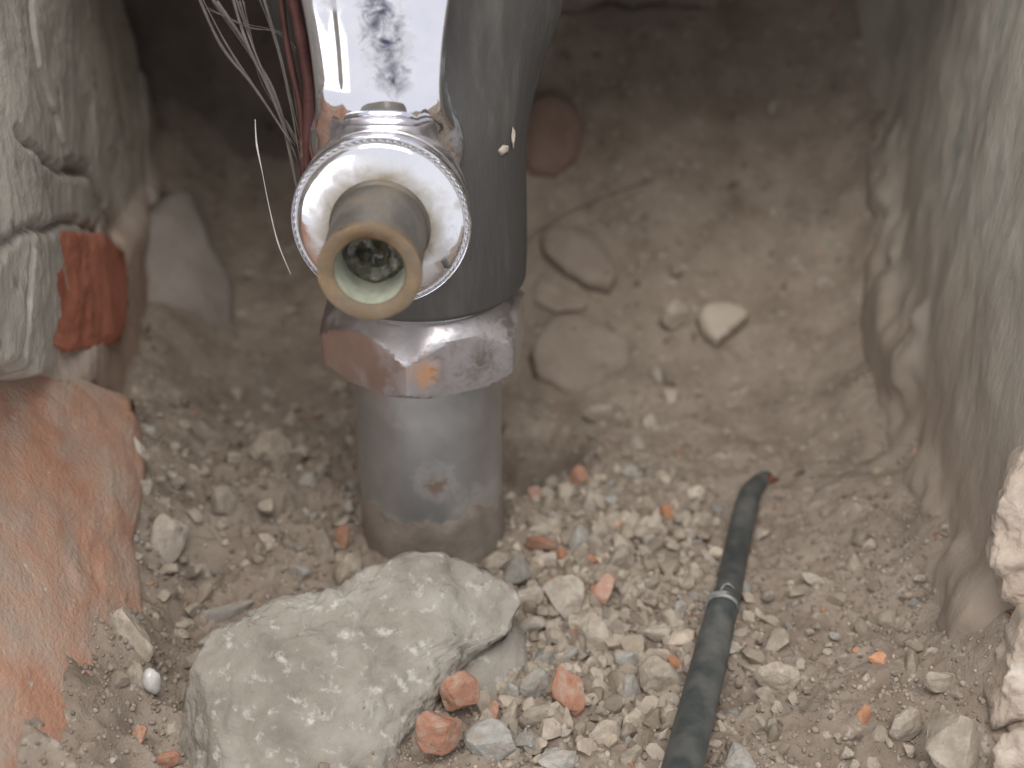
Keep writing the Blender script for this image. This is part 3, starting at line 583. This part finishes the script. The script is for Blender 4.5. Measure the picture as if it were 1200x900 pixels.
ostone([(622, 330), (640, 330), (690, 352), (690, 366), (650, 370), (624, 356)], 'low brown stone between the two flat stones behind the nut', 'dusttan', 53, 0.18, -0.04)
ostone([(814, 378), (828, 362), (868, 364), (878, 376), (858, 394), (838, 412), (824, 402)], 'pale wedge shaped stone lying alone right of the flat stones', 'wedge', 57, 0.22, 0.2)
ostone([(132, 450), (140, 350), (158, 300), (172, 240), (205, 214), (236, 226), (246, 285), (268, 318), (276, 385), (300, 420), (270, 452), (190, 462)], 'dusty grey plaster chunk leaning in the back left corner', 'dustgrey', 54, 0.34, -0.22, 'plaster_chunk', 'plaster chunk', (0.6, -0.5, 0.55))
ostone([(84, 508), (100, 494), (130, 496), (160, 516), (188, 545), (182, 553), (150, 540), (110, 526)], 'pale flat shard resting where brick meets rubble', 'pale', 55, 0.12, 0.35, 'shard', 'shard')

SPEC = [
 ('stone', 796, 365, 44, 38, 'stone', 'rounded tan stone just left of the pale wedge stone', 10),
 ('brick_chip', 636, 638, 38, 17, 'brickchip', 'bright orange brick sliver right of the pipe foot', -8),
 ('brick_chip', 672, 820, 46, 74, 'brickchip', 'largest salmon brick chip, oval, left of the cable', 5),
 ('brick_chip', 535, 815, 52, 48, 'brickchip', 'reddish brick lump against the concrete lump, upper of two', 20),
 ('brick_chip', 517, 856, 56, 50, 'brickchip', 'crumbly orange brick lump, lower of two beside concrete lump', -10),
 ('brick_chip', 578, 836, 18, 26, 'brickchip', 'small orange brick chip right of the crumbly brick lumps', 10),
 ('brick_chip', 706, 693, 32, 38, 'pinkchip', 'dusty pink brick chip beside the big beige pebble', 0),
 ('brick_chip', 738, 890, 22, 28, 'brickchip', 'orange brick chip at the lower edge left of the cable', 0),
 ('brick_chip', 682, 562, 30, 34, 'brickchip', 'orange tan brick chip highest among the pebbles right of the pipe', 20),
 ('brick_chip', 165, 864, 20, 26, 'brickchip', 'small red brick chip beside the large brick, upper of two', 0),
 ('brick_chip', 196, 888, 28, 22, 'brickchip', 'small orange brick chip left of the concrete lump, lower of two', 0),
 ('brick_chip', 404, 632, 22, 30, 'brickchip', 'dull red brick chip against the left side of the pipe', 10),
 ('brick_chip', 340, 712, 52, 24, 'pinkchip', 'flat pinkish chip above the left part of the concrete lump', 5),
 ('pebble', 621, 733, 60, 25, 'pale', 'pale leaf shaped pebble tilted beside the concrete lump', 32),
 ('pebble', 667, 700, 60, 50, 'pale', 'biggest beige pebble between pipe and cable', -15),
 ('pebble', 617, 699, 38, 28, 'pale', 'pale pebble left of the biggest beige pebble', 8),
 ('pebble', 642, 616, 44, 24, 'stone', 'flat tan pebble just above the bright orange sliver', 5),
 ('pebble', 682, 632, 29, 48, 'grey', 'upright pale grey block like pebble right of the orange sliver', 0),
 ('pebble', 706, 622, 18, 44, 'stone', 'narrow upright pebble beside the grey block like pebble', 0),
 ('pebble', 692, 590, 17, 36, 'pale', 'thin pale upright pebble below the highest orange chip', 12),
 ('pebble', 766, 618, 26, 48, 'pale', 'pinkish white upright pebble nearest the thin cable end', -18),
 ('pebble', 742, 612, 20, 34, 'stone', 'slim tan pebble left of the pinkish white upright pebble', 0),
 ('pebble', 624, 584, 18, 30, 'pinkchip', 'small pinkish pebble close to the pipe', -20),
 ('pebble', 731, 657, 36, 34, 'stone', 'round brown pebble with a dent between grey pebble and cable', 0),
 ('pebble', 702, 747, 44, 56, 'stone', 'tall beige pebble above the salmon brick chip', 10),
 ('pebble', 772, 742, 36, 20, 'pale', 'flat pale pebble left of the torn cable sheath', -15),
 ('pebble', 736, 772, 30, 26, 'grey', 'round grey pebble upper right of the salmon brick chip', 0),
 ('pebble', 776, 792, 50, 44, 'stone', 'broad beige pebble touching the left side of the cable', 10),
 ('pebble', 736, 802, 28, 36, 'grey', 'pale grey pebble right of the salmon brick chip', 15),
 ('pebble', 638, 772, 27, 27, 'grey', 'small dark grey pebble below the leaf shaped pebble', 0),
 ('pebble', 664, 770, 30, 28, 'grey', 'grey pebble just above the salmon brick chip', 0),
 ('pebble', 624, 800, 38, 34, 'grey', 'mid grey pebble right of the reddish brick lump', 25),
 ('pebble', 600, 838, 22, 48, 'stone', 'upright beige pebble right of the small orange chip', -15),
 ('pebble', 630, 838, 46, 36, 'stone', 'lumpy beige pebble left of the salmon brick chip', 0),
 ('pebble', 618, 868, 40, 30, 'grey', 'grey pebble below the lumpy beige pebble', 5),
 ('pebble', 578, 872, 60, 56, 'grey', 'large grey stone at the lower edge beside the crumbly brick lump', 30),
 ('pebble', 656, 888, 50, 30, 'grey', 'bluish grey pebble at the lower edge below the salmon chip', 0),
 ('pebble', 712, 860, 42, 32, 'stone', 'tan pebble below and right of the salmon brick chip', 0),
 ('pebble', 741, 846, 30, 34, 'stone', 'beige pebble above the lowest orange chip', 20),
 ('pebble', 604, 668, 34, 34, 'grey', 'grey pebble wedged between pipe foot and concrete lump', 30),
 ('pebble', 578, 662, 34, 26, 'stone', 'tan pebble at the pipe foot above the concrete lump', 10),
 ('pebble', 646, 655, 30, 20, 'pale', 'small pale pebble just below the bright orange sliver', 0),
 ('stone', 910, 790, 52, 44, 'stone', 'largest smooth tan stone right of the cable', -30),
 ('pebble', 953, 681, 30, 16, 'pale', 'small pale sliver lying right of the torn cable sheath', -30),
 ('stone', 1118, 866, 70, 84, 'stone', 'big dusty lump at the foot of the plaster edge', 0),
 ('stone', 1058, 848, 44, 40, 'stone', 'tan stone left of the big dusty lump', 20),
 ('stone', 1105, 797, 42, 26, 'stone', 'flat tan stone above the big dusty lump', 0),
 ('stone', 868, 886, 40, 36, 'grey', 'grey stone right of the cable at the lower edge', 15),
 ('stone', 897, 815, 26, 22, 'stone', 'small stone tucked below the smooth tan stone', 0),
 ('stone', 200, 630, 40, 62, 'pale', 'pale upright stone alone left of the pipe', -15),
 ('stone', 312, 526, 64, 52, 'stone', 'rounded beige stone in the rubble left of the pipe top', 25),
 ('stone', 152, 745, 48, 66, 'stone', 'pale dusty stone beside the large brick', 20),
 ('stone', 158, 792, 24, 50, 'stone', 'narrow tan stone under the pale dusty stone', 5),
 ('stone', 268, 716, 64, 18, 'grey', 'thin slate like flake above the concrete lump, upper of two', 12),
 ('stone', 262, 748, 60, 22, 'grey', 'thin slate like flake above the concrete lump, lower of two', 20),
 ('stone', 258, 590, 34, 40, 'stone', 'tan stone between the pale upright stone and the pipe', 0),
 ('stone', 162, 570, 36, 26, 'pale', 'pale pebble just below the flat shard', 0),
 ('stone', 70, 519, 16, 24, 'pale', 'small white pebble on the brick left of the flat shard', 0),
 ('stone', 414, 666, 38, 50, 'stone', 'beige stone wedged left of the pipe foot', 0),
 ('stone', 378, 642, 30, 48, 'stone', 'upright beige stone left of the dull red chip', -10),
 ('stone', 700, 482, 36, 24, 'stone', 'small tan stone below the broad flat stone', 0),
 ('stone', 760, 496, 18, 24, 'pale', 'tiny pale pebble on smooth dust above the cable tip', 20),
 ('stone', 770, 440, 14, 16, 'pale', 'white speck of stone below the rounded tan stone', 0),
]
for (nm, u, v, a, b, m, lab, ang) in SPEC:
    stone(nm, u, v, a, b, m, lab, 'brick chip' if nm == 'brick_chip' else nm, ang, sink=-1.6 if (u, v) in ((535, 815), (517, 856), (578, 836)) else -0.15)
V, Fc = ico(3); c = gp(181, 806); W = rough(chip(V, 8, 6, 0.6, 0.85), 3, 0.12, 1.8) * np.array([0.13, 0.15, 0.21])
o = link('glazed_lump', new_mesh('glazed_lump', W * S, Fc), 'bead', None, c + np.array([0, -0.05, 0.16])); tag(o, 'small shiny white glazed lump left of the concrete lump', 'lump')

# pebbles nothing tells apart: shared label by place
def inside(u, v, poly):
    c = False; j = len(poly) - 1
    for i in range(len(poly)):
        (a, b), (d, e) = poly[i], poly[j]
        if (b > v) != (e > v) and u < (d - a) * (v - b) / (e - b) + a: c = not c
        j = i
    return c
AREAS = [
 ('pebble', [(596, 560), (790, 540), (850, 600), (815, 720), (790, 900), (590, 900), (610, 700)], 120, (10, 26), ['stone', 'stone', 'grey', 'pale', 'stone'], 'small plain pebble in the loose heap between pipe and cable', 'pebbles between pipe and cable'),
 ('pebble', [(860, 680), (1060, 640), (1150, 760), (1150, 900), (850, 900)], 48, (9, 20), ['stone', 'stone', 'grey', 'stone'], 'small dusty pebble on the ground right of the cable', 'pebbles right of the cable'),
 ('pebble', [(180, 470), (410, 450), (425, 690), (300, 730), (200, 780), (150, 640)], 50, (10, 26), ['stone', 'stone', 'stone', 'grey'], 'small dusty pebble in the rubble left of the pipe', 'pebbles left of the pipe'),
]
taken = [(s[1], s[2], max(s[3], s[4]) / 2) for s in SPEC]
for nm, poly, n, (lo, hi), ms, lab, grp in AREAS:
    us = [p[0] for p in poly]; vs = [p[1] for p in poly]; k = 0; tries = 0
    while k < n and tries < 4000:
        tries += 1
        u, v = random.uniform(min(us), max(us)), random.uniform(min(vs), max(vs))
        sz = lo + (hi - lo) * random.random() ** 1.8
        if not inside(u, v, poly) or any((u - a) ** 2 + (v - b) ** 2 < (0.75 * r + sz * 0.4) ** 2 for a, b, r in taken): continue
        taken.append((u, v, sz / 2)); k += 1
        stone(nm, u, v, sz, sz * random.uniform(0.6, 1.0), (mm := random.choice(ms)), lab.replace('small ', {'stone': 'small tan ', 'grey': 'small grey ', 'pale': 'small pale '}[mm]).replace('plain ', '').replace('dusty ', ''), 'pebble', random.uniform(-90, 90), None, {'stone': 'tan ', 'grey': 'grey ', 'pale': 'pale '}[mm] + grp, sink=random.uniform(0.1, 0.5))

# ------------------------------------------------------------------ loose grit, too many to count
def grit(name, n, lo, hi, dens, label, seed, sub=1, raise_=0.25, m='grit'):
    r = np.random.default_rng(seed); P = []
    while len(P) < n:
        x = r.uniform(-5.6, 9.2, 4000); y = r.uniform(-6.4, 7.5, 4000)
        d = dens(x, y); k = r.random(4000) < d
        P += list(np.stack([x[k], y[k]], 1))
    P = np.array(P[:n]); Zg = ground_h(P[:, 0], P[:, 1])
    V0, F0 = ico(sub); F0 = np.array(F0); nv = len(V0)
    sz = lo + (hi - lo) * r.random(n) ** 2.5
    if sub == 1: D = V0[None] * (0.65 + 0.5 * r.random((n, nv, 1)))
    else:
        bank = np.stack([rough(chip(V0, 900 + i, 9, 0.32, 0.72), i, 0.10, 2.2, 3) for i in range(16)]); D = bank[r.integers(0, 16, n)]
    D = D * (0.55 + 0.6 * r.random((n, 1, 3)))
    q = r.normal(size=(n, 4)); q /= np.linalg.norm(q, axis=1, keepdims=True); a, b, c, d = q.T
    Rm = np.stack([np.stack([1 - 2 * (c * c + d * d), 2 * (b * c - a * d), 2 * (b * d + a * c)], -1), np.stack([2 * (b * c + a * d), 1 - 2 * (b * b + d * d), 2 * (c * d - a * b)], -1), np.stack([2 * (b * d - a * c), 2 * (c * d + a * b), 1 - 2 * (b * b + c * c)], -1)], 1)
    W = np.einsum('nij,nvj->nvi', Rm, D) * sz[:, None, None] + np.stack([P[:, 0], P[:, 1], Zg + sz * raise_], 1)[:, None]
    Fa = (F0[None] + (np.arange(n) * nv)[:, None, None]).reshape(-1, 3)
    me = bpy.data.meshes.new(name); me.vertices.add(n * nv); me.vertices.foreach_set('co', (W * S).astype(np.float32).ravel())
    me.loops.add(Fa.size); me.loops.foreach_set('vertex_index', Fa.astype(np.int32).ravel())
    me.polygons.add(len(Fa)); me.polygons.foreach_set('loop_start', np.arange(0, Fa.size, 3, dtype=np.int32)); me.update(calc_edges=True)
    me.polygons.foreach_set('use_smooth', np.full(len(Fa), sub == 1, dtype=bool))
    pal = np.array([(1, 1, 1), (0.8, 0.78, 0.75), (0.66, 0.64, 0.62), (1.22, 1.2, 1.18), (1.25, 0.75, 0.55), (0.8, 0.83, 0.84)])
    pick = r.choice(len(pal), n, p=[0.45, 0.29, 0.12, 0.07, 0.02, 0.05]); colr = pal[pick] * (0.85 + 0.3 * r.random((n, 1)))
    at = me.attributes.new('grain', 'FLOAT_COLOR', 'POINT')
    at.data.foreach_set('color', np.concatenate([np.repeat(colr, nv, 0), np.ones((n * nv, 1))], 1).astype(np.float32).ravel())
    o = link(name, me, m); tag(o, label, 'gravel', kind='stuff'); return o
def d1(x, y):
    near = sstep(5.0, 1.5, y) * sstep(8.6, 7.4, x) * (1 - 0.75 * sstep(4.2, 5.4, x) * sstep(-1.0, 1.0, y))
    return np.clip(near * (0.35 + 0.65 * sstep(-0.2, 0.3, vnoise(x * 0.9, y * 0.9, 0, 77))) + 0.04, 0, 1)
def d2(x, y):
    a = np.exp(-(((x - 2.6) / 1.5) ** 2 + ((y + 2.2) / 2.6) ** 2)) + 0.16 * np.exp(-(((x + 3.0) / 1.6) ** 2 + ((y - 0.2) / 2.8) ** 2)) + 0.10 * np.exp(-(((x - 6.2) / 1.3) ** 2 + ((y + 3.2) / 1.6) ** 2))
    return np.clip(a, 0.008, 1)
grit('rubble_crumbs', 1900, 0.05, 0.24, d2, 'crumbled lumps of plaster and stone heaped round the pipe', 9, 2, 0.15, 'crumb')
grit('gravel', 15000, 0.014, 0.06, d1, 'loose fine grit strewn over the rubble floor', 5)
